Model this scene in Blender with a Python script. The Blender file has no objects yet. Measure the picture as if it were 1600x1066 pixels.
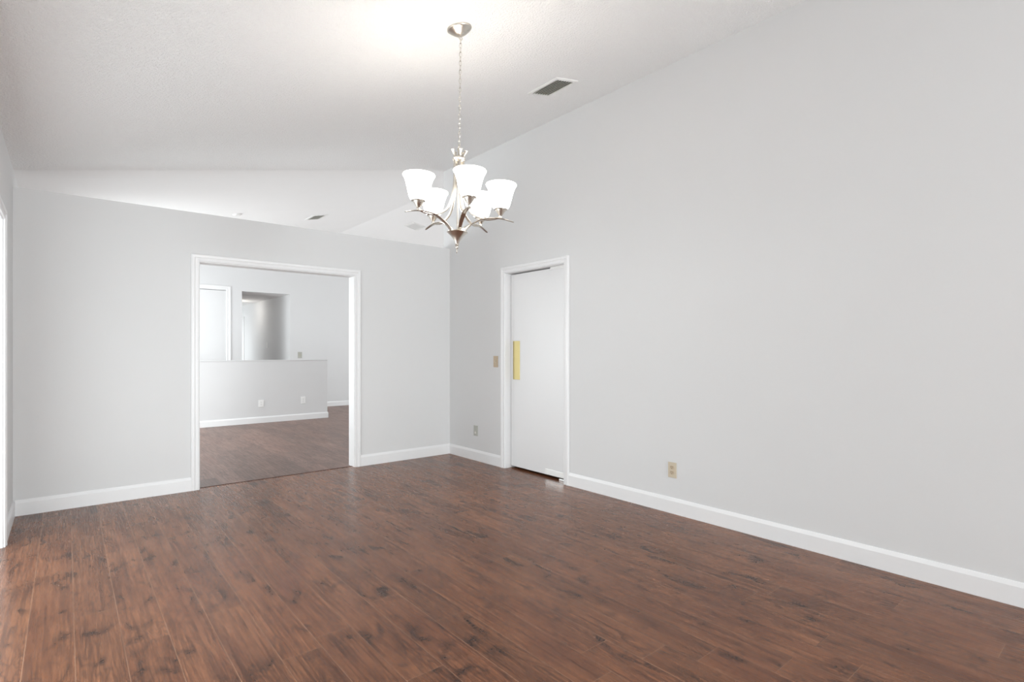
import bpy, bmesh, math, random
from mathutils import Vector, Matrix

S = bpy.context.scene
COL = S.collection
PI = math.pi
random.seed(7)

# ------------------------------------------------------------------ camera
CAM_H = 1.23
YAW = math.radians(39.644)
cam_d = bpy.data.cameras.new('camera')
cam_d.sensor_width = 36.0
cam_d.lens = 36.0 * 840.07 / 1600.0
cam_d.shift_y = (547.34 - 533.0) / 1600.0
cam_d.clip_start = 0.02
cam = bpy.data.objects.new('camera', cam_d)
cam.location = (0, 0, CAM_H)
cam.rotation_euler = (PI / 2, 0, -YAW)
COL.objects.link(cam)
S.camera = cam

# ------------------------------------------------------------------ exposure / world / daylight and added fill
S.view_settings.view_transform = 'Standard'
S.view_settings.look = 'None'
S.view_settings.gamma = 1.0
S.view_settings.use_curve_mapping = False
S.view_settings.exposure = 0.94
S.cycles.use_denoising = True
S.cycles.max_bounces = 14
S.cycles.diffuse_bounces = 10
S.cycles.glossy_bounces = 6
S.cycles.sample_clamp_indirect = 6.0
S.cycles.caustics_reflective = True
S.cycles.caustics_refractive = False

# room measures (metres); camera stands at x = 0, y = 0
XL, XR = -0.306, 3.522            # left and right dining walls
YB = 5.413                        # dining face of the partition
YB2 = 5.549                       # its far face
YR = -4.6                         # wall behind the camera
YF = 11.626                       # far wall of the living room
ZP = 2.44                         # top of the partition
ZL = 2.575                        # ceiling height at the left wall
SL = 0.2140                       # ceiling pitch
XRI = 4.113                       # ridge
ZRI = ZL + SL * (XRI - XL)
XE = 2 * XRI - XL                 # right wall of the living room
def zc(x):
    return ZL + SL * (x - XL) if x <= XRI else ZRI - SL * (x - XRI)

world = bpy.data.worlds.new('world'); S.world = world
world.use_nodes = True
bg = world.node_tree.nodes['Background']
bg.inputs[0].default_value = (0.93, 0.97, 1.0, 1)
bg.inputs[1].default_value = 0.15

def area(name, loc, direction, sx, sy, watts, col=(1, 1, 1)):
    l = bpy.data.lights.new(name, 'AREA')
    l.shape = 'RECTANGLE'; l.size = sx; l.size_y = sy
    l.energy = watts; l.color = col
    o = bpy.data.objects.new(name, l)
    o.location = loc
    o.rotation_euler = Vector(direction).to_track_quat('-Z', 'Y').to_euler()
    COL.objects.link(o)
    return o
DAY = (0.925, 0.985, 1.0)
area('daylight_left', (XL - 0.3, 3.1, 1.05), (1, 0, 0), 2.8, 2.0, 29, DAY)
area('fill_left_low', (XL - 0.3, 2.4, 0.3), (1, 0, 0), 4.2, 0.5, 9, DAY)  # added low fill lamp outside the left opening
area('daylight_rear', (2.55, YR - 0.25, 1.05), (0, 1, 0), 1.6, 2.0, 168, DAY)
area('daylight_living_left', (XL - 0.3, 9.1, 1.25), (1, 0, 0), 4.0, 2.1, 130, DAY)
area('fill_living_right', (XE + 0.3, 8.6, 1.25), (-1, 0, 0), 4.0, 2.1, 97, DAY)  # added fill for the living ceiling, at an unseen opening
area('daylight_hall', (1.75, 15.6, 1.1), (1, 0, -0.15), 1.6, 1.6, 26, DAY)

# ------------------------------------------------------------------ node helpers
def new_mat(name):
    m = bpy.data.materials.new(name); m.use_nodes = True
    nt = m.node_tree
    b = nt.nodes['Principled BSDF']
    return m, nt, b
def N(nt, typ, **kw):
    n = nt.nodes.new(typ)
    for k, v in kw.items(): setattr(n, k, v)
    return n
def L(nt, a, b): nt.links.new(a, b)
def val(nt, op, a, b=None, c=None, clamp=False):
    n = N(nt, 'ShaderNodeMath', operation=op); n.use_clamp = clamp
    for i, x in enumerate((a, b, c)):
        if x is None: continue
        if isinstance(x, (int, float)): n.inputs[i].default_value = x
        else: L(nt, x, n.inputs[i])
    return n.outputs[0]
def mix(nt, f, a, b, blend='MIX'):
    n = N(nt, 'ShaderNodeMix', data_type='RGBA', blend_type=blend)
    for i, x in ((0, f), (6, a), (7, b)):
        if isinstance(x, (int, float)): n.inputs[i].default_value = x
        elif isinstance(x, tuple): n.inputs[i].default_value = (*x, 1)
        else: L(nt, x, n.inputs[i])
    return n.outputs[2]
def rng(nt, v, a, b, c=0.0, d=1.0):
    n = N(nt, 'ShaderNodeMapRange'); n.clamp = True
    L(nt, v, n.inputs[0])
    for i, x in enumerate((a, b, c, d)): n.inputs[i + 1].default_value = x
    return n.outputs[0]
def noise(nt, vec, scale, detail=2, rough=0.5, dist=0.0):
    n = N(nt, 'ShaderNodeTexNoise')
    n.inputs['Scale'].default_value = scale; n.inputs['Detail'].default_value = detail
    n.inputs['Roughness'].default_value = rough; n.inputs['Distortion'].default_value = dist
    if vec is not None: L(nt, vec, n.inputs['Vector'])
    return n.outputs[0]
def bump(nt, b, h, strength, dist):
    n = N(nt, 'ShaderNodeBump')
    n.inputs['Strength'].default_value = strength; n.inputs['Distance'].default_value = dist
    L(nt, h, n.inputs['Height']); L(nt, n.outputs[0], b.inputs['Normal'])

def paint(name, col, rough=0.6, bscale=120, bstr=0.08, bdist=0.001, var=0.015, spec=0.3):
    m, nt, b = new_mat(name)
    tc = N(nt, 'ShaderNodeTexCoord').outputs['Object']
    n1 = noise(nt, tc, 1.7, 3)
    lo = tuple(c * (1 - var) for c in col); hi = tuple(min(1, c * (1 + var)) for c in col)
    L(nt, mix(nt, n1, lo, hi), b.inputs['Base Color'])
    b.inputs['Roughness'].default_value = rough
    b.inputs['Specular IOR Level'].default_value = spec
    bump(nt, b, noise(nt, tc, bscale, 3, 0.6), bstr, bdist)
    return m

M = {}
M['wall'] = paint('grey_wall_paint', (0.66, 0.66, 0.662), 0.7)
M['living_wall'] = paint('living_wall_paint', (0.66, 0.66, 0.665), 0.7)
M['trim'] = paint('white_trim_paint', (0.77, 0.77, 0.775), 0.35, 60, 0.03, spec=0.45)
M['door'] = paint('white_door_paint', (0.76, 0.76, 0.765), 0.38, 40, 0.03, spec=0.45)
M['plastic_white'] = paint('white_plastic', (0.82, 0.82, 0.81), 0.35, 200, 0.01)
M['plastic_almond'] = paint('almond_plastic', (0.56, 0.49, 0.38), 0.4, 200, 0.01)
M['plastic_tan'] = paint('tan_plastic', (0.50, 0.40, 0.29), 0.4, 200, 0.01)
M['plastic_grey'] = paint('grey_beige_plastic', (0.44, 0.44, 0.40), 0.4, 200, 0.01)
M['closet_door'] = paint('closet_door_paint', (0.70, 0.70, 0.705), 0.4, 40, 0.03)
M['dark'] = paint('dark_recess', (0.035, 0.032, 0.028), 0.8, 200, 0.01)
M['vent'] = paint('white_vent_enamel', (0.78, 0.78, 0.77), 0.4, 200, 0.01)
M['slat'] = paint('worn_vent_slats', (0.70, 0.68, 0.62), 0.45, 200, 0.01)

# textured ceiling
m, nt, b = new_mat('textured_ceiling')
tc = N(nt, 'ShaderNodeTexCoord').outputs['Object']
b.inputs['Base Color'].default_value = (0.86, 0.86, 0.86, 1)
b.inputs['Roughness'].default_value = 0.9; b.inputs['Specular IOR Level'].default_value = 0.1
n1 = noise(nt, tc, 75, 3, 0.65, 0.3); n2 = noise(nt, tc, 190, 2, 0.6)
hh = val(nt, 'ADD', rng(nt, n1, 0.42, 0.66), val(nt, 'MULTIPLY', n2, 0.4))
bump(nt, b, hh, 0.75, 0.0055)
M['ceiling'] = m
M['ceiling_smooth'] = paint('living_ceiling_paint', (0.84, 0.84, 0.84), 0.9, 70, 0.25, 0.003, spec=0.1)

# wood planks: UV 'plank' = metres inside the board, UV 'ends' = distance to both ends, colour 'rnd' = random per board
def wood(name, base, dark, light, seam, w, rough, knot, ring_mix, spec=0.5, s_lo=0.82, s_hi=1.16):
    m, nt, b = new_mat(name)
    uv = N(nt, 'ShaderNodeUVMap', uv_map='plank').outputs[0]
    en = N(nt, 'ShaderNodeUVMap', uv_map='ends').outputs[0]
    at = N(nt, 'ShaderNodeAttribute', attribute_name='rnd')
    sp = N(nt, 'ShaderNodeSeparateXYZ'); L(nt, uv, sp.inputs[0])
    se = N(nt, 'ShaderNodeSeparateXYZ'); L(nt, en, se.inputs[0])
    sr = N(nt, 'ShaderNodeSeparateColor'); L(nt, at.outputs['Color'], sr.inputs[0])
    u, v = sp.outputs[0], sp.outputs[1]
    r1, r2, r3 = sr.outputs
    def coord(su, sv):
        c = N(nt, 'ShaderNodeCombineXYZ')
        L(nt, val(nt, 'MULTIPLY_ADD', u, su, val(nt, 'MULTIPLY', r1, 37.0)), c.inputs[0])
        L(nt, val(nt, 'MULTIPLY_ADD', v, sv, val(nt, 'MULTIPLY', r2, 53.0)), c.inputs[1])
        L(nt, val(nt, 'MULTIPLY', r3, 19.0), c.inputs[2])
        return c.outputs[0]
    big = noise(nt, coord(7.5, 1.5), 1.0, 3, 0.5, 0.6)               # figure of the board
    ring = val(nt, 'SINE', val(nt, 'MULTIPLY', big, 120.0))           # cathedral lines
    ring = val(nt, 'POWER', rng(nt, ring, -0.6, 1.0), 1.6)
    ring = val(nt, 'MULTIPLY', ring, rng(nt, noise(nt, coord(6.0, 2.0), 1.0, 2), 0.38, 0.66))
    fib = noise(nt, coord(110.0, 3.2), 1.0, 4, 0.68, 0.6)             # fibres
    streak = noise(nt, coord(38.0, 1.5), 1.0, 3, 0.6, 0.5)            # broader streaks
    pore = noise(nt, coord(230.0, 9.0), 1.0, 2, 0.6)                  # fine pores
    tone = noise(nt, coord(6.0, 1.3), 1.0, 4, 0.6, 0.5)
    kn = noise(nt, coord(10.5, 4.8), 1.0, 4, 0.62, 0.7)
    chat = val(nt, 'SINE', val(nt, 'MULTIPLY_ADD', v, 300.0, val(nt, 'MULTIPLY', noise(nt, coord(26.0, 10.0), 1.0, 2), 26.0)))
    knot_m = rng(nt, kn, 0.54, 0.69)
    c = mix(nt, rng(nt, tone, 0.34, 0.66), base, light)
    c = mix(nt, val(nt, 'MULTIPLY', rng(nt, fib, 0.42, 0.66), 0.55), c, dark)
    c = mix(nt, val(nt, 'MULTIPLY', rng(nt, streak, 0.50, 0.70), 0.45), c, dark)
    c = mix(nt, val(nt, 'MULTIPLY', rng(nt, pore, 0.5, 0.72), 0.35), c, dark)
    c = mix(nt, val(nt, 'MULTIPLY', ring, ring_mix), c, dark)
    k2 = val(nt, 'MULTIPLY', knot_m, rng(nt, chat, -1.0, 1.0, 0.60, 1.0))
    c = mix(nt, val(nt, 'MULTIPLY', k2, knot), c, tuple(x * 0.5 for x in dark))
    shade = rng(nt, r3, 0.0, 1.0, s_lo, s_hi)
    cm = N(nt, 'ShaderNodeVectorMath', operation='SCALE'); L(nt, c, cm.inputs[0]); L(nt, shade, cm.inputs['Scale'])
    c = cm.outputs[0]
    du = val(nt, 'MINIMUM', u, val(nt, 'SUBTRACT', w, u))
    dv = val(nt, 'MINIMUM', se.outputs[0], se.outputs[1])
    de = val(nt, 'MINIMUM', du, dv)
    line = rng(nt, de, 0.0006, 0.0018, 1.0, 0.0)
    brk = rng(nt, noise(nt, coord(3.0, 2.2), 1.0, 2), 0.35, 0.6, 0.35, 0.95)
    gap = at.outputs['Alpha']
    sc = mix(nt, gap, seam, (0.012, 0.006, 0.004))
    c = mix(nt, val(nt, 'MULTIPLY', line, val(nt, 'MAXIMUM', brk, gap)), c, sc)
    L(nt, c, b.inputs['Base Color'])
    L(nt, rng(nt, fib, 0.3, 0.7, rough - 0.04, rough + 0.05), b.inputs['Roughness'])
    b.inputs['Specular IOR Level'].default_value = spec
    h = val(nt, 'SUBTRACT', val(nt, 'MULTIPLY', fib, 0.25), val(nt, 'MULTIPLY', line, 1.0))
    h = val(nt, 'ADD', h, val(nt, 'MULTIPLY', k2, -0.35))
    h = val(nt, 'ADD', h, val(nt, 'MULTIPLY', noise(nt, coord(16.0, 7.0), 1.0, 2), 0.5))
    bump(nt, b, h, 0.09, 0.0015)
    return m
M['floor'] = wood('cherry_laminate', (0.180, 0.067, 0.031), (0.046, 0.0180, 0.0112), (0.275, 0.113, 0.054),
                  (0.36, 0.20, 0.125), 0.158, 0.27, 0.95, 0.5, 0.32, 0.9, 1.12)
M['floor_living'] = wood('pale_wood_tile', (0.180, 0.092, 0.066), (0.070, 0.036, 0.028), (0.25, 0.145, 0.108),
                  (0.07, 0.04, 0.03), 0.20, 0.36, 0.6, 0.85, 0.5, 0.72, 1.22)

def metal(name, col, rough, metallic=1.0):
    m, nt, b = new_mat(name)
    tc = N(nt, 'ShaderNodeTexCoord').outputs['Object']
    n = noise(nt, tc, 25, 2)
    lo = tuple(c * 0.93 for c in col)
    L(nt, mix(nt, n, lo, col), b.inputs['Base Color'])
    b.inputs['Metallic'].default_value = metallic
    L(nt, rng(nt, n, 0.3, 0.7, rough - 0.03, rough + 0.05), b.inputs['Roughness'])
    return m
M['nickel'] = metal('brushed_nickel', (0.66, 0.62, 0.56), 0.30)
M['nickel_bright'] = metal('polished_nickel', (0.80, 0.78, 0.74), 0.2)
M['brass'] = metal('brass', (0.56, 0.47, 0.23), 0.42)
M['steel'] = metal('steel', (0.66, 0.66, 0.65), 0.3)
M['threshold'] = paint('dark_threshold', (0.075, 0.03, 0.018), 0.45, 90, 0.05)

m, nt, b = new_mat('lit_frosted_glass')
tc = N(nt, 'ShaderNodeTexCoord').outputs['Object']
b.inputs['Base Color'].default_value = (0.9, 0.88, 0.84, 1)
b.inputs['Roughness'].default_value = 0.35
L(nt, mix(nt, noise(nt, tc, 14, 3), (1.0, 0.96, 0.90), (1.0, 0.98, 0.94)), b.inputs['Emission Color'])
b.inputs['Emission Strength'].default_value = 3.2
M['shade'] = m
m, nt, b = new_mat('lit_diffuser')
b.inputs['Base Color'].default_value = (0.9, 0.9, 0.88, 1)
tc = N(nt, 'ShaderNodeTexCoord').outputs['Object']
L(nt, mix(nt, noise(nt, tc, 9, 2), (1.0, 0.97, 0.92), (1.0, 0.99, 0.95)), b.inputs['Emission Color'])
b.inputs['Emission Strength'].default_value = 1.4
M['diffuser'] = m

# ------------------------------------------------------------------ mesh helpers
def link(name, bm, m, parent=None, smooth=False, bevel=0.0, seg=2):
    me = bpy.data.meshes.new(name)
    bmesh.ops.recalc_face_normals(bm, faces=bm.faces)
    bm.to_mesh(me); bm.free()
    me.materials.append(m)
    if smooth:
        for p in me.polygons: p.use_smooth = True
        me.set_sharp_from_angle(angle=math.radians(42))
    o = bpy.data.objects.new(name, me); COL.objects.link(o)
    if parent: o.parent = parent
    if bevel:
        md = o.modifiers.new('bevel', 'BEVEL'); md.width = bevel; md.segments = seg
        md.limit_method = 'ANGLE'; md.angle_limit = math.radians(40)
    return o
def structure(o):
    o['kind'] = 'structure'; return o
def thing(name, label, cat, loc=(0, 0, 0), group=None, mat=None):
    o = bpy.data.objects.new(name, None); COL.objects.link(o)
    o.empty_display_size = 0.05
    if mat is not None: o.matrix_world = mat
    else: o.location = loc
    o['label'] = label; o['category'] = cat
    if group: o['group'] = group
    return o
def box(bm, x0, x1, y0, y1, z0, z1, mat=None):
    vs = [bm.verts.new((x, y, z)) for x in (x0, x1) for y in (y0, y1) for z in (z0, z1)]
    for f in ((0, 1, 3, 2), (4, 6, 7, 5), (0, 4, 5, 1), (2, 3, 7, 6), (0, 2, 6, 4), (1, 5, 7, 3)):
        bm.faces.new([vs[i] for i in f])
    if mat is not None:
        for q in vs: q.co = mat @ q.co
    return vs
def lathe(bm, prof, seg=32, mat=None, cap0=True, cap1=True):
    rings = []
    for r, z in prof:
        rings.append([bm.verts.new((r * math.cos(2 * PI * i / seg), r * math.sin(2 * PI * i / seg), z)) for i in range(seg)])
    for a, b2 in zip(rings, rings[1:]):
        for i in range(seg):
            bm.faces.new((a[i], a[(i + 1) % seg], b2[(i + 1) % seg], b2[i]))
    if cap0: bm.faces.new(rings[0])
    if cap1: bm.faces.new(rings[-1])
    if mat is not None:
        for R in rings:
            for q in R: q.co = mat @ q.co
def catmull(pts, n=6):
    P = [Vector(p) for p in pts]; out = []
    for i in range(len(P) - 1):
        p0 = P[i - 1] if i else P[0] * 2 - P[1]
        p1, p2 = P[i], P[i + 1]
        p3 = P[i + 2] if i + 2 < len(P) else P[-1] * 2 - P[-2]
        for k in range(n):
            t = k / n
            out.append(0.5 * ((2 * p1) + (p2 - p0) * t + (2 * p0 - 5 * p1 + 4 * p2 - p3) * t * t + (3 * p1 - p0 - 3 * p2 + p3) * t ** 3))
    out.append(P[-1]); return out
def sweep(bm, path, section, side, mat=None):
    """section(t) -> list of (a, b): a along the fixed side vector, b along the in-plane normal."""
    rings = []; n = len(path)
    for i, p in enumerate(path):
        t = (path[min(i + 1, n - 1)] - path[max(i - 1, 0)]).normalized()
        nn = side.cross(t).normalized()
        rings.append([bm.verts.new(p + side * a + nn * b2) for a, b2 in section(i / (n - 1))])
    k = len(rings[0])
    for a, b2 in zip(rings, rings[1:]):
        for i in range(k):
            bm.faces.new((a[i], a[(i + 1) % k], b2[(i + 1) % k], b2[i]))
    bm.faces.new(rings[0]); bm.faces.new(rings[-1])
    if mat is not None:
        for R in rings:
            for q in R: q.co = mat @ q.co
def circ(r, k=12, sx=1.0):
    return [(r * sx * math.cos(2 * PI * i / k), r * math.sin(2 * PI * i / k)) for i in range(k)]
def tube(bm, path, r, side, k=12, mat=None):
    sweep(bm, path, (lambda t: circ(r(t), k)) if callable(r) else (lambda t: circ(r, k)), side, mat)
def torus(bm, R, r, mat, sx=1.0, seg=28, k=10):
    rings = []
    for i in range(seg):
        a = 2 * PI * i / seg
        ring = []
        for j in range(k):
            c = 2 * PI * j / k
            rr = R + r * math.cos(c)
            ring.append(bm.verts.new(mat @ Vector((sx * R * math.cos(a) + (rr - R) * math.cos(a), rr * math.sin(a), r * math.sin(c)))))
        rings.append(ring)
    for i in range(seg):
        A, B = rings[i], rings[(i + 1) % seg]
        for j in range(k):
            bm.faces.new((A[j], A[(j + 1) % k], B[(j + 1) % k], B[j]))
def prism(bm, poly, axis, a, b2):
    """extrude a polygon; axis 'y': poly is (x, z); axis 'x': poly is (y, z); axis 'z': poly is (x, y)."""
    def P(p, t):
        return {'y': (p[0], t, p[1]), 'x': (t, p[0], p[1]), 'z': (p[0], p[1], t)}[axis]
    A = [bm.verts.new(P(p, a)) for p in poly]; B = [bm.verts.new(P(p, b2)) for p in poly]
    bm.faces.new(A); bm.faces.new(B)
    for i in range(len(poly)):
        bm.faces.new((A[i], A[(i + 1) % len(poly)], B[(i + 1) % len(poly)], B[i]))
def wall_grid(bm, axis, t0, t1, hs, zs, holes):
    """solid wall with rectangular openings, faces only on its outside. hs along the wall, zs up."""
    hs = sorted(set(hs) | {x for q in holes for x in q[:2]}); zs = sorted(set(zs) | {x for q in holes for x in q[2:]})
    def solid(i, j):
        if i < 0 or j < 0 or i >= len(hs) - 1 or j >= len(zs) - 1: return False
        h, z = (hs[i] + hs[i + 1]) / 2, (zs[j] + zs[j + 1]) / 2
        return not any(q[0] < h < q[1] and q[2] < z < q[3] for q in holes)
    cache = {}
    def V(h, z, t):
        k = (h, z, t)
        if k not in cache: cache[k] = bm.verts.new((h, t, z) if axis == 'y' else (t, h, z))
        return cache[k]
    for i in range(len(hs) - 1):
        for j in range(len(zs) - 1):
            if not solid(i, j): continue
            h0, h1, z0, z1 = hs[i], hs[i + 1], zs[j], zs[j + 1]
            for t in (t0, t1): bm.faces.new((V(h0, z0, t), V(h1, z0, t), V(h1, z1, t), V(h0, z1, t)))
            for ok, a, c in ((solid(i - 1, j), (h0, z0), (h0, z1)), (solid(i + 1, j), (h1, z0), (h1, z1)),
                             (solid(i, j - 1), (h0, z0), (h1, z0)), (solid(i, j + 1), (h0, z1), (h1, z1))):
                if not ok: bm.faces.new((V(*a, t0), V(*c, t0), V(*c, t1), V(*a, t1)))

# ------------------------------------------------------------------ floors
def plank_floor(name, x0, x1, y0, y1, origin, w, length, joints, m, seed, gaps=()):
    rnd = random.Random(seed)
    me_bm = bmesh.new()
    uvl = me_bm.loops.layers.uv.new('plank'); enl = me_bm.loops.layers.uv.new('ends')
    cl = me_bm.loops.layers.float_color.new('rnd')
    k0 = math.floor((x0 - origin) / w); k1 = math.ceil((x1 - origin) / w)
    for k in range(k0, k1):
        a, b2 = origin + k * w, origin + (k + 1) * w
        cuts = set(); known = joints.get(k)
        s = min(known) if known else y0 + rnd.random() * length
        y = s
        while y > y0: cuts.add(y); y -= length
        y = s + length
        if known:
            for q in known: cuts.add(q)
            y = max(known) + length
        while y < y1: cuts.add(y); y += length
        ys = [y0] + sorted(c for c in cuts if y0 + 0.05 < c < y1 - 0.05) + [y1]
        for p, q in zip(ys, ys[1:]):
            xa, xb = max(a, x0), min(b2, x1)
            col = (rnd.random(), rnd.random(), rnd.random(), 1.0 if any(gk == k and p - 0.01 < gy < q + 0.01 for gk, gy in gaps) else 0.0)
            vs = [me_bm.verts.new(c) for c in ((xa, p, 0), (xb, p, 0), (xb, q, 0), (xa, q, 0))]
            f = me_bm.faces.new(vs)
            off = rnd.random() * 3
            for lp in f.loops:
                c = lp.vert.co
                lp[uvl].uv = (c.x - a, c.y - p + off); lp[enl].uv = (c.y - p, q - c.y); lp[cl] = col
    return structure(link(name, me_bm, m))
J = {1: [2.74], 4: [2.22], 6: [1.789, 3.22], 7: [2.456], 8: [2.096], 9: [2.663], 10: [1.50], 12: [1.17],
     15: [0.914], 16: [1.308], 18: [0.415], 19: [0.81]}
plank_floor('floor', XL - 0.9, 6.2, YR - 0.3, 5.47, 0.026, 0.158, 1.32, J, M['floor'], 3, gaps=((15, 0.95), (16, 1.2)))
plank_floor('floor', XL - 0.9, XE + 0.2, 5.47, 18.0, 0.10, 0.20, 0.92, {}, M['floor_living'], 11)
bm = bmesh.new()
box(bm, 0.90, 2.335, 5.462, 5.474, 0.0, 0.0035)
structure(link('trim_5', bm, M['threshold']))
bm = bmesh.new()
box(bm, XL - 0.9, XE + 0.4, YR - 0.4, 18.1, -0.14, -0.02)
structure(link('floor_slab', bm, M['dark']))

# ------------------------------------------------------------------ walls
# partition with the wide cased doorway; flat top below the vault
bm = bmesh.new()
wall_grid(bm, 'y', YB, YB2, (XL, XR), (-0.02, ZP), [(0.90, 2.335, -0.02, 2.013)])
structure(link('wall_back', bm, M['wall']))
# right wall with the swing door
WT = 0.136
DY0, DY1 = 3.495, 4.36
bm = bmesh.new()
wall_grid(bm, 'x', XR, XR + WT, (YR, YB2), (-0.02, zc(XR) + 0.03), [(DY0, DY1, -0.02, 2.032)])
structure(link('wall_right', bm, M['wall']))
# left wall, running on past the partition; wide opening near the camera, patio opening in the living room
LO0, LO1 = 0.15, 4.60
bm = bmesh.new()
wall_grid(bm, 'x', XL - WT, XL, (YR, YF), (-0.02, ZL + 0.03), [(LO0, LO1, -0.02, 2.05), (7.1, 11.1, 0.15, 2.2)])
structure(link('wall_left', bm, M['wall']))
# rear wall with a window
bm = bmesh.new()
wall_grid(bm, 'y', YR - WT, YR, (XL - WT, XR + WT), (-0.02, 2.5), [(1.5, 3.4, 0.0, 2.1)])
prism(bm, [(XL - WT, 2.5), (XR + WT, 2.5), (XR + WT, zc(XR + WT) + 0.02), (XL - WT, zc(XL - WT) + 0.02)], 'y', YR - WT, YR)
structure(link('wall_rear', bm, M['wall']))
# living room: side wall, gable between it and the kitchen, far wall with closet door and hall opening
bm = bmesh.new()
wall_grid(bm, 'x', XE, XE + WT, (YB, YF), (-0.02, ZL + 0.03), [(6.6, 10.6, 0.15, 2.2)])  # unseen opening added for the fill lamp outside
structure(link('wall_living_right', bm, M['living_wall']))
bm = bmesh.new()
prism(bm, [(XR + WT, -0.02), (XE + WT, -0.02), (XE + WT, zc(XE + WT) + 0.02), (XRI, ZRI + 0.02), (XR + WT, zc(XR + WT) + 0.02)], 'y', YB, YB2)
structure(link('wall_living_near', bm, M['living_wall']))
HX0, HX1, HZ = 2.678, 3.600, 2.40
bm = bmesh.new()
wall_grid(bm, 'y', YF, YF + 0.12, (XL - WT, XE + WT), (-0.02, 2.53),
          [(1.50, 2.403, -0.02, 2.405), (HX0, HX1, -0.02, HZ)])
prism(bm, [(XL - WT, 2.53), (XE + WT, 2.53), (XE + WT, zc(XE + WT) + 0.02), (XRI, ZRI + 0.02), (XL - WT, zc(XL - WT) + 0.02)], 'y', YF, YF + 0.12)
structure(link('wall_far', bm, M['living_wall']))
# hall beyond the far wall
bm = bmesh.new()
wall_grid(bm, 'x', HX1, HX1 + 0.12, (YF + 0.12, 17.6), (-0.02, 2.6), [])
structure(link('wall_hall_right', bm, M['living_wall']))
bm = bmesh.new()
wall_grid(bm, 'x', HX0 - 0.62, HX0 - 0.5, (YF + 0.12, 17.6), (-0.02, 2.6), [(14.8, 16.4, 0.2, 2.05)])
structure(link('wall_hall_left', bm, M['living_wall']))
bm = bmesh.new()
wall_grid(bm, 'y', 17.6, 17.72, (HX0 - 0.7, HX1 + 0.2), (-0.02, 2.6), [])
structure(link('wall_hall_end', bm, M['living_wall']))
bm = bmesh.new()
box(bm, HX0 - 0.7, HX1 + 0.2, YF + 0.12, 17.72, HZ, HZ + 0.1)
structure(link('ceiling', bm, M['ceiling_smooth']))
# unseen box behind the swing door, added to keep light out of its gaps
bm = bmesh.new()
box(bm, 5.6, 5.7, 2.4, YB, -0.02, 2.5)
structure(link('wall_light_seal_right', bm, M['wall']))
bm = bmesh.new()
box(bm, XR + WT, 5.7, 2.3, 2.4, -0.02, 2.5)
structure(link('wall_light_seal_near', bm, M['wall']))
bm = bmesh.new()
box(bm, XR + WT, 5.7, 2.3, YB, 2.44, 2.54)
structure(link('ceiling', bm, M['ceiling_smooth']))
# vaulted ceilings
TH = 0.12
bm = bmesh.new()
x0, x1 = XL - WT, XR + WT
prism(bm, [(x0, zc(x0)), (x1, zc(x1)), (x1, zc(x1) + TH), (x0, zc(x0) + TH)], 'y', YR - WT, 5.48)
structure(link('ceiling', bm, M['ceiling']))
bm = bmesh.new()
x1 = XE + WT
prism(bm, [(x0, zc(x0)), (XRI, ZRI), (x1, zc(x1)), (x1, zc(x1) + TH), (XRI, ZRI + TH), (x0, zc(x0) + TH)], 'y', 5.48, YF + 0.12)
structure(link('ceiling', bm, M['ceiling_smooth']))
# low wall in the living room
HWY, HWX1 = 9.709, 3.668
bm = bmesh.new()
box(bm, XL, HWX1, HWY, HWY + 0.13, -0.02, 1.045)
structure(link('wall_half', bm, M['living_wall'], bevel=0.004))
bm = bmesh.new()
box(bm, XL, HWX1 + 0.006, HWY - 0.006, HWY + 0.136, 1.045, 1.062)
structure(link('trim_6', bm, M['living_wall'], bevel=0.003))

# ------------------------------------------------------------------ baseboards and casings
BBP = [(0, 0), (0.013, 0), (0.013, 0.094), (0.009, 0.106), (0.005, 0.117), (0, 0.117)]   # (out, up)
def base_run(bm, axis, face, sgn, a, b2, scale=1.0):
    poly = [(face + sgn * p * 1.0, z * scale) for p, z in BBP]
    if axis == 'y':        # board runs along y, poly in (x, z)
        prism(bm, poly, 'y', a, b2)
    else:                  # runs along x, poly in (y, z)
        prism(bm, poly, 'x', a, b2)
CW, CT = 0.062, 0.018
def baseboard(name, *runs):
    bm = bmesh.new()
    for r in runs: base_run(bm, *r)
    return structure(link(name, bm, M['trim']))
baseboard('baseboard_back', ('x', YB, -1, XL + 0.013, 0.90 - CW), ('x', YB, -1, 2.335 + CW, XR))
baseboard('baseboard_right', ('y', XR, -1, YR, DY0 - CW), ('y', XR, -1, DY1 + CW, YB - 0.013))
baseboard('baseboard_left', ('y', XL, 1, LO1 + CW, YB), ('y', XL, 1, YB2, HWY))
baseboard('baseboard_half_wall', ('x', HWY, -1, XL + 0.013, HWX1, 0.9), ('y', HWX1, 1, HWY - 0.013, HWY + 0.143, 0.9))
baseboard('baseboard_far', ('x', YF, -1, 2.403 + 0.08, HX0, 0.9), ('x', YF, -1, HX1, XE, 0.9))
baseboard('baseboard_hall', ('y', HX1, -1, YF + 0.12, 15.3, 0.9), ('y', HX1, -1, 16.3, 17.6, 0.9))

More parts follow.
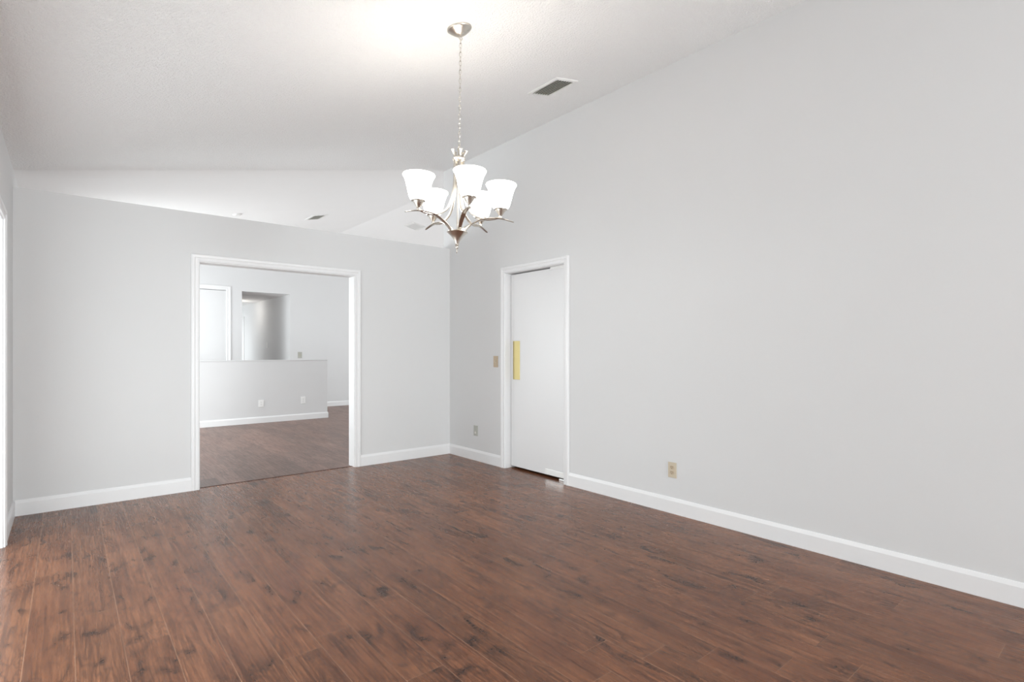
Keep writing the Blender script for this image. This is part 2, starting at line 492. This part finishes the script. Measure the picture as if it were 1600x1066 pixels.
# moulded casing profile across its width: (offset from the opening edge, thickness)
CP = [(0.0, 0.0), (0.0, 0.011), (0.006, 0.014), (0.022, 0.0115), (0.030, 0.0115), (0.036, 0.017), (0.054, 0.018), (0.062, 0.013), (0.062, 0.0)]
def casing(bm, axis, face, sgn, h0, h1, top, width=CW, foot=0.0):
    """mitred casing on three sides of an opening; axis is the wall's normal axis."""
    s = width / CW
    loops = []
    for st in range(4):
        ring = []
        for o, t in CP:
            o *= s
            h, z = ((h0 - o, foot), (h0 - o, top + o), (h1 + o, top + o), (h1 + o, foot))[st]
            q = face + sgn * t
            ring.append(bm.verts.new((q, h, z) if axis == 'x' else (h, q, z)))
        loops.append(ring)
    k = len(CP)
    for A, B in zip(loops, loops[1:]):
        for i in range(k):
            bm.faces.new((A[i], A[(i + 1) % k], B[(i + 1) % k], B[i]))
    bm.faces.new(loops[0]); bm.faces.new(loops[-1])
def jamb(bm, axis, t0, t1, h0, h1, top, th=0.006):
    for a, b2, z0, z1 in ((h0, h0 + th, 0, top), (h1 - th, h1, 0, top), (h0 + th, h1 - th, top - th, top)):
        if axis == 'x': box(bm, t0, t1, a, b2, z0, z1)
        else: box(bm, a, b2, t0, t1, z0, z1)
bm = bmesh.new()
casing(bm, 'y', YB, -1, 0.90, 2.335, 2.013); casing(bm, 'y', YB2, 1, 0.90, 2.335, 2.013)
jamb(bm, 'y', YB, YB2, 0.90, 2.335, 2.013)
structure(link('trim_1', bm, M['trim']))
bm = bmesh.new()
casing(bm, 'x', XR, -1, DY0, DY1, 2.032); jamb(bm, 'x', XR, XR + WT, DY0, DY1, 2.032, 0.004)
structure(link('trim_2', bm, M['trim']))
bm = bmesh.new()
casing(bm, 'x', XL, 1, LO0, LO1, 2.05); jamb(bm, 'x', XL - WT, XL, LO0, LO1, 2.05)
structure(link('trim_3', bm, M['trim']))
bm = bmesh.new()
casing(bm, 'y', YF, -1, 1.50, 2.403, 2.405, 0.078)
jamb(bm, 'y', YF, YF + 0.12, 1.50, 2.403, 2.405, 0.004)
structure(link('trim_4', bm, M['trim']))
bm = bmesh.new()
casing(bm, 'x', HX1, -1, 15.42, 16.25, 2.05)
structure(link('trim_7', bm, M['trim']))

# swing door with brass push plate and floor hinge plate
DX = 3.592
bm = bmesh.new()
box(bm, DX, DX + 0.04, DY0 + 0.006, DY1 - 0.009, 0.022, 2.018)
d1 = structure(link('door_1', bm, M['door'], bevel=0.002))
bm = bmesh.new()
box(bm, DX - 0.0025, DX, 4.207, 4.317, 0.925, 1.325)
link('push_plate', bm, M['brass'], d1, bevel=0.0015)['label'] = 'tall brass push plate'
for z in (0.945, 1.125, 1.305):
    for y in (4.222, 4.302):
        bm = bmesh.new()
        lathe(bm, [(0.0045, 0), (0.0045, 0.0012), (0.0025, 0.0022)], 12, Matrix.Translation((DX - 0.0024, y, z)) @ Matrix.Rotation(-PI / 2, 4, 'Y'))
        link('screw', bm, M['brass'], d1, True)
bm = bmesh.new()
box(bm, DX - 0.004, DX, DY0 + 0.012, 3.82, 0.0235, 0.078)
link('hinge_cover_plate', bm, M['steel'], d1, bevel=0.0015)['label'] = 'metal floor hinge cover plate'
bm = bmesh.new()
box(bm, DX - 0.012, DX + 0.05, DY0 + 0.006, DY0 + 0.13, 0.0, 0.016)
link('floor_pivot', bm, M['steel'], d1, bevel=0.002)
bm = bmesh.new()
box(bm, DX - 0.004, DX + 0.044, DY0 + 0.012, DY0 + 0.26, 2.004, 2.030)
link('top_pivot', bm, M['plastic_white'], d1, bevel=0.002)
# closet door of the living room
bm = bmesh.new()
box(bm, 1.506, 2.397, YF + 0.03, YF + 0.065, 0.012, 2.393)
structure(link('door_2', bm, M['closet_door'], bevel=0.002))
# hall door, shut in its casing
bm = bmesh.new()
box(bm, HX1 - 0.004, HX1 + 0.0, 15.425, 16.245, 0.012, 2.045)
structure(link('door_3', bm, M['door']))

# ------------------------------------------------------------------ wall plates
def plate_matrix(axis, face, h, z):
    """local frame: x along the wall to the viewer's right, y up, z out of the wall."""
    if axis == 'x':   # wall at the right, facing -x; viewer's right is -y
        return Matrix(((0, 0, -1, face), (-1, 0, 0, h), (0, 1, 0, z), (0, 0, 0, 1)))
    return Matrix(((1, 0, 0, h), (0, 0, -1, face), (0, 1, 0, z), (0, 0, 0, 1)))
def plate_body(root, w, h, m, t=0.006):
    bm = bmesh.new(); box(bm, -w / 2, w / 2, -h / 2, h / 2, 0, t)
    link('cover_plate', bm, m, root, bevel=0.0025, seg=3)
def screw(root, x, y, m, z=0.006):
    bm = bmesh.new(); lathe(bm, [(0.0035, z), (0.0035, z + 0.0008), (0.002, z + 0.0016)], 12, Matrix.Translation((x, y, 0)))
    link('screw', bm, m, root, True)
def receptacle(root, y, m):
    bm = bmesh.new()
    pts = []
    for i in range(32):
        a = 2 * PI * i / 32
        pts.append((0.0172 * math.cos(a), max(-0.0135, min(0.0135, 0.0172 * math.sin(a))) + y))
    prism(bm, pts, 'z', 0.005, 0.0082)
    r = link('receptacle', bm, m, root)
    for sx, hh in ((-0.0065, 0.0085), (0.0065, 0.0070)):
        bm = bmesh.new(); box(bm, sx - 0.0013, sx + 0.0013, y + 0.0045 - hh / 2, y + 0.0045 + hh / 2, 0.0080, 0.0086)
        link('slot', bm, M['dark'], r)
    bm = bmesh.new(); lathe(bm, [(0.0026, 0.0080), (0.0026, 0.0086)], 12, Matrix.Translation((0, y - 0.0075, 0)))
    link('ground_hole', bm, M['dark'], r)
def duplex(name, label, mat, m_plate, m_rec, group=None, w=0.072, h=0.116):
    t = thing(name, label, 'outlet', mat=mat, group=group)
    plate_body(t, w, h, m_plate)
    for y in (0.0195, -0.0195): receptacle(t, y, m_rec)
    screw(t, 0, 0, m_plate, 0.006)
    return t
duplex('wall_outlet', 'beige double outlet low on the long right wall, right of the white swing door',
       plate_matrix('x', XR, 2.352, 0.326), M['plastic_almond'], M['plastic_tan'])
t = thing('jack_plate', 'small grey-beige wall plate low between room corner and swing door', 'wall plate',
          mat=plate_matrix('x', XR, 4.882, 0.332))
plate_body(t, 0.076, 0.117, M['plastic_grey'])
bm = bmesh.new(); box(bm, -0.021, 0.021, -0.046, 0.004, 0.005, 0.0095); link('jack_insert', bm, M['plastic_grey'], t, bevel=0.002)
bm = bmesh.new(); box(bm, -0.012, 0.012, -0.034, -0.010, 0.0092, 0.0102); link('jack_socket', bm, M['slat'], t)
for y in (0.048, -0.052): screw(t, 0, y, M['plastic_grey'])
t = thing('light_switch', 'tan toggle light switch beside the left casing of the white swing door', 'light switch',
          mat=plate_matrix('x', XR, 4.519, 1.108))
plate_body(t, 0.076, 0.120, M['plastic_tan'])
bm = bmesh.new(); box(bm, -0.007, 0.007, -0.0135, 0.0135, 0.005, 0.0075); link('toggle_bezel', bm, M['plastic_almond'], t)
bm = bmesh.new()
box(bm, -0.0045, 0.0045, -0.006, 0.006, 0.0, 0.016, Matrix.Translation((0, 0.002, 0.004)) @ Matrix.Rotation(-0.5, 4, 'X'))
link('toggle', bm, M['plastic_almond'], t, bevel=0.001)
for y in (0.03, -0.03): screw(t, 0, y, M['plastic_almond'])
duplex('wall_outlet', 'white outlet on the low half wall, the left one of its two',
       plate_matrix('y', HWY, 2.534, 0.330), M['plastic_white'], M['plastic_white'], 'white outlets on the half wall', 0.085, 0.12)
duplex('wall_outlet', 'white outlet on the low half wall, near its open right end',
       plate_matrix('y', HWY, 3.231, 0.343), M['plastic_white'], M['plastic_white'], 'white outlets on the half wall', 0.08, 0.125)
t = thing('light_switch', 'beige switch plate on the far wall just right of the hall opening', 'light switch',
          mat=plate_matrix('y', YF, 3.802, 1.126))
plate_body(t, 0.084, 0.130, M['plastic_grey'])
for x in (-0.0115, 0.0115):
    bm = bmesh.new(); box(bm, x - 0.0045, x + 0.0045, -0.008, 0.008, 0.005, 0.015); link('toggle', bm, M['plastic_almond'], t, bevel=0.001)
t = thing('light_switch', 'white switch plate on the wall inside the hall beyond the half wall', 'light switch',
          mat=plate_matrix('x', HX1, 13.284, 1.34))
plate_body(t, 0.075, 0.12, M['plastic_white'])
bm = bmesh.new(); box(bm, -0.016, 0.016, -0.033, 0.033, 0.005, 0.008); link('rocker', bm, M['plastic_white'], t, bevel=0.001)

# ------------------------------------------------------------------ ceiling fittings
def ceiling_matrix(x, y, rot=0.0, right=False):
    """local z points down out of the ceiling, local y along the room."""
    s = -SL if right else SL
    ex = Vector((1, 0, s)).normalized(); ey = Vector((0, 1, 0)); ez = ex.cross(ey) * -1.0
    mt = Matrix(((ex.x, -ey.x, ez.x, x), (ex.y, -ey.y, ez.y, y), (ex.z, -ey.z, ez.z, zc(x)), (0, 0, 0, 1)))
    return mt @ Matrix.Rotation(rot, 4, 'Z')
def register(name, label, mat, w, l, n, m_slat, tilt, margin=0.026, sw=0.0075, back='dark'):
    t = thing(name, label, 'vent', mat=mat)
    a, b2 = w / 2, l / 2; c, d = a - margin, b2 - margin
    bm = bmesh.new()
    outer = [(-a, -b2), (a, -b2), (a, b2), (-a, b2)]; inner = [(-c, -d), (c, -d), (c, d), (-c, d)]
    rings = [[bm.verts.new((x, y, 0)) for x, y in outer],
             [bm.verts.new((x * 0.985, y * 0.985, 0.005)) for x, y in outer],
             [bm.verts.new((x, y, 0.008)) for x, y in inner],
             [bm.verts.new((x, y, 0.0005)) for x, y in inner]]
    for A, B in zip(rings, rings[1:] + rings[:1]):
        for i in range(4): bm.faces.new((A[i], A[(i + 1) % 4], B[(i + 1) % 4], B[i]))
    link('frame', bm, M['vent'], t)
    bm = bmesh.new(); box(bm, -c, c, -d, d, 0.0003, 0.001); link('duct_backing', bm, M[back], t)
    for i in range(n):
        x = -c + (i + 0.5) * 2 * c / n
        bm = bmesh.new()
        box(bm, -sw, sw, -d, d, -0.0006, 0.0006, Matrix.Translation((x, 0, 0.0065)) @ Matrix.Rotation(tilt, 4, 'Y'))
        link('slat', bm, m_slat, t)
    return t
register('ceiling_vent', 'slatted air vent on the textured ceiling, right of the chandelier chain',
         ceiling_matrix(2.882, 2.99), 0.235, 0.325, 7, M['slat'], 0.75)
register('ceiling_vent', 'air vent seen over the partition top, above the wide doorway',
         ceiling_matrix(2.950, 8.27), 0.24, 0.38, 6, M['slat'], 0.75, 0.035)
register('ceiling_vent', 'white air vent on the far right-hand ceiling slope, seen left of the chandelier base',
         ceiling_matrix(4.70, 8.32, 0, True), 0.25, 0.35, 7, M['vent'], 0.12, 0.03, 0.0128, 'vent')
t = thing('smoke_detector', 'small round white smoke detector on the ceiling just above the partition top', 'smoke detector',
          mat=ceiling_matrix(1.72, 7.70))
bm = bmesh.new(); lathe(bm, [(0.058, 0), (0.058, 0.006), (0.055, 0.008)], 36); link('mounting_ring', bm, M['plastic_white'], t, True)
bm = bmesh.new(); lathe(bm, [(0.050, 0.007), (0.049, 0.014), (0.043, 0.018), (0.02, 0.020)], 36); link('cover', bm, M['plastic_white'], t, True)
bm = bmesh.new(); lathe(bm, [(0.006, 0.0195), (0.005, 0.0215)], 12, Matrix.Translation((0.025, 0, 0))); link('test_button', bm, M['slat'], t, True)
t = thing('ceiling_light', 'flush round lamp glowing on the hall ceiling beyond the far opening', 'ceiling light', (3.05, 13.9, HZ))
bm = bmesh.new(); lathe(bm, [(0.15, 0), (0.15, -0.02), (0.14, -0.024)], 40); link('rim', bm, M['nickel'], t, True)
bm = bmesh.new(); lathe(bm, [(0.138, -0.02), (0.125, -0.05), (0.09, -0.075), (0.04, -0.088), (0.006, -0.09)], 40); link('glass_bowl', bm, M['diffuser'], t, True)
pl = bpy.data.lights.new('hall_bulb', 'POINT'); pl.energy = 3; pl.shadow_soft_size = 0.1; pl.color = (1, 0.95, 0.87)
po = bpy.data.objects.new('hall_bulb', pl); po.location = (0, 0, -0.22); COL.objects.link(po); po.parent = t

# ------------------------------------------------------------------ chandelier
CX, CY = 1.657, 2.453
CZ = zc(CX)
RIGHT = Vector((math.cos(YAW), -math.sin(YAW), 0)); FWD = Vector((math.sin(YAW), math.cos(YAW), 0))
ch = thing('chandelier', 'brushed nickel five-arm chandelier with glowing white bell shades, hung on a chain', 'chandelier', (CX, CY, CZ))
def place(o): o.parent = ch; return o
# canopy follows the sloping ceiling
up = Vector((-SL, 0, 1)).normalized(); ex = Vector((1, 0, SL)).normalized(); ey = up.cross(ex)
CAN = Matrix(((ex.x, ey.x, up.x, 0), (ex.y, ey.y, up.y, 0), (ex.z, ey.z, up.z, 0), (0, 0, 0, 1)))
bm = bmesh.new()
lathe(bm, [(0.067, 0.0), (0.068, -0.006), (0.066, -0.010), (0.060, -0.013), (0.050, -0.022), (0.036, -0.032), (0.020, -0.040), (0.009, -0.044), (0.006, -0.046)], 48, CAN)
link('canopy', bm, M['nickel'], ch, True)
Z = lambda z: z - CZ
ctop = CAN @ Vector((0, 0, -0.044))
bm = bmesh.new(); torus(bm, 0.010, 0.0022, Matrix.Translation((0.009, 0, -0.052)) @ Matrix.Rotation(PI / 2, 4, 'X'))
link('canopy_loop', bm, M['nickel'], ch, True)
TOPX = 0.009
z_hi, z_lo = -0.056, Z(2.352)
NL = 24; pitch = (z_hi - z_lo) / NL
for i in range(NL):
    zc_ = z_hi - (i + 0.5) * pitch
    bm = bmesh.new()
    torus(bm, 0.0072, 0.0017, Matrix.Translation((TOPX * (1 - i / NL), 0, zc_)) @ Matrix.Rotation(0.6 + (PI / 2 if i % 2 else 0), 4, 'Z')
          @ Matrix.Rotation(PI / 2, 4, 'X') @ Matrix.Rotation(PI / 2, 4, 'Z'), sx=2.05, seg=20, k=6)
    link('chain_link', bm, M['nickel_bright'], ch, True)
cord = [Vector((TOPX * (1 - s) + 0.0022 * math.sin(s * 40), 0.0022 * math.cos(s * 40), z_hi + 0.004 + (z_lo - z_hi) * s)) for s in [i / 90 for i in range(91)]]
bm = bmesh.new(); tube(bm, cord, 0.0015, Vector((0, 1, 0)), 6); link('cord', bm, M['nickel_bright'], ch, True)
# body hangs a touch out of plumb
TILT = math.radians(1.3)
BODY = Matrix.Translation((0, 0, Z(2.352))) @ Matrix.Rotation(TILT, 4, FWD) @ Matrix.Translation((0, 0, -Z(2.352)))
def BM(phi=0.0): return BODY @ Matrix.Rotation(phi, 4, 'Z')
bm = bmesh.new(); torus(bm, 0.011, 0.0025, BODY @ Matrix.Translation((0, 0, Z(2.346))) @ Matrix.Rotation(PI / 2, 4, 'X') @ Matrix.Rotation(0.7, 4, 'Y'))
link('hanging_loop', bm, M['nickel'], ch, True)
bm = bmesh.new()
lathe(bm, [(0.004, Z(2.340)), (0.010, Z(2.337)), (0.012, Z(2.33)), (0.009, Z(2.322)), (0.007, Z(2.315)), (0.0075, Z(2.25)), (0.0045, Z(2.24)), (0.0045, Z(1.875))], 20, BODY)
link('centre_rod', bm, M['nickel'], ch, True)
bm = bmesh.new()
lathe(bm, [(0.020, Z(2.288)), (0.032, Z(2.285)), (0.0365, Z(2.277)), (0.032, Z(2.269)), (0.020, Z(2.266))], 36, BODY)
link('collar_ring', bm, M['nickel'], ch, True)
bm = bmesh.new()
lathe(bm, [(0.030, Z(1.882)), (0.053, Z(1.880)), (0.057, Z(1.876)), (0.053, Z(1.871)), (0.037, Z(1.858)), (0.024, Z(1.842)), (0.015, Z(1.826)), (0.009, Z(1.812)), (0.0105, Z(1.809)), (0.0105, Z(1.805)), (0.007, Z(1.802)), (0.009, Z(1.796)), (0.008, Z(1.789)), (0.004, Z(1.785))], 48, BODY)
link('finial', bm, M['nickel'], ch, True)
bm = bmesh.new(); torus(bm, 0.0115, 0.0020, BODY @ Matrix.Translation((0, 0, Z(1.7735))) @ Matrix.Rotation(PI / 2, 4, 'X') @ Matrix.Rotation(0.9, 4, 'Y'))
link('finial_ring', bm, M['nickel'], ch, True)
tube_path = catmull([(0.0385, 0, Z(2.322)), (0.036, 0, Z(2.313)), (0.029, 0, Z(2.300)), (0.0255, 0, Z(2.285)), (0.0255, 0, Z(2.25)), (0.0245, 0, Z(2.15)), (0.036, 0, Z(2.066)), (0.062, 0, Z(2.0)),
                     (0.100, 0, Z(1.968)), (0.150, 0, Z(1.951)), (0.195, 0, Z(1.953)), (0.232, 0, Z(1.962))], 6)
blade_path = catmull([(0.032, 0, Z(1.874)), (0.052, 0, Z(1.896)), (0.081, 0, Z(1.922)), (0.140, 0, Z(1.950)), (0.20, 0, Z(1.957)), (0.250, 0, Z(1.953)), (0.308, 0, Z(1.938))], 7)
def blade_sec(t):
    w = 0.0065 + 0.0065 * math.sin(min(1, t * 1.15) * PI) ** 0.8 if t < 0.87 else 0.0065
    w = 0.007 + 0.006 * math.sin(PI * min(1.0, 0.12 + t * 0.88))
    h = 0.0034 * (1.0 - 0.45 * t)
    return [(w, 0), (w * 0.8, h), (0, h * 1.25), (-w * 0.8, h), (-w, 0), (-w * 0.8, -h), (0, -h * 1.25), (w * 0.8, -h)]
SIDE = Vector((0, 1, 0))
RS = 0.235
SHADE = [(0.034, 0.0), (0.041, 0.005), (0.048, 0.016), (0.0535, 0.033), (0.0585, 0.054), (0.0640, 0.078), (0.0695, 0.099), (0.0765, 0.117), (0.0830, 0.1275), (0.0845, 0.1325), (0.0830, 0.136)]
shade_out = [(r, 2.008 + z) for r, z in SHADE]
shade_in = [(0.0805, 2.143), (0.0745, 2.129), (0.0675, 2.110), (0.061, 2.085), (0.0555, 2.060), (0.0500, 2.040), (0.043, 2.026), (0.034, 2.017)]
# arm directions measured clockwise seen from above, starting at the viewer's right
for k in range(5):
    a = math.radians((0, 61, 133, 215, 290)[k])
    d = RIGHT * math.cos(a) + FWD * math.sin(a)
    phi = math.atan2(d.y, d.x)
    R = BM(phi)
    bm = bmesh.new(); tube(bm, tube_path, lambda t: 0.0078 + 0.0042 * max(0.0, 1 - t * 9) - 0.0018 * t, SIDE, 14, R)
    link('arm_tube', bm, M['nickel'], ch, True)
    bm = bmesh.new(); sweep(bm, blade_path, blade_sec, SIDE, R)
    link('arm_blade', bm, M['nickel'], ch, True)
    C = R @ Matrix.Translation((RS, 0, 0))
    bm = bmesh.new()
    lathe(bm, [(0.005, Z(1.955)), (0.009, Z(1.962)), (0.0095, Z(1.968)), (0.008, Z(1.971)), (0.012, Z(1.977)), (0.021, Z(1.990)), (0.027, Z(2.000)), (0.029, Z(2.004)), (0.037, Z(2.0055)), (0.0375, Z(2.008)), (0.036, Z(2.0095)), (0.02, Z(2.0095))], 36, C)
    link('candle_cup', bm, M['nickel'], ch, True)
    bm = bmesh.new()
    lathe(bm, [(r, Z(z)) for r, z in shade_out + shade_in], 48, C, cap0=True, cap1=True)
    link('lamp_shade', bm, M['shade'], ch, True)
    l = bpy.data.lights.new('bulb_light', 'POINT'); l.energy = 0.35; l.shadow_soft_size = 0.028; l.color = (1.0, 0.95, 0.88)
    lo = bpy.data.objects.new('bulb_light', l); COL.objects.link(lo)
    lo.location = (C @ Vector((0, 0, Z(2.108)))); lo.parent = ch
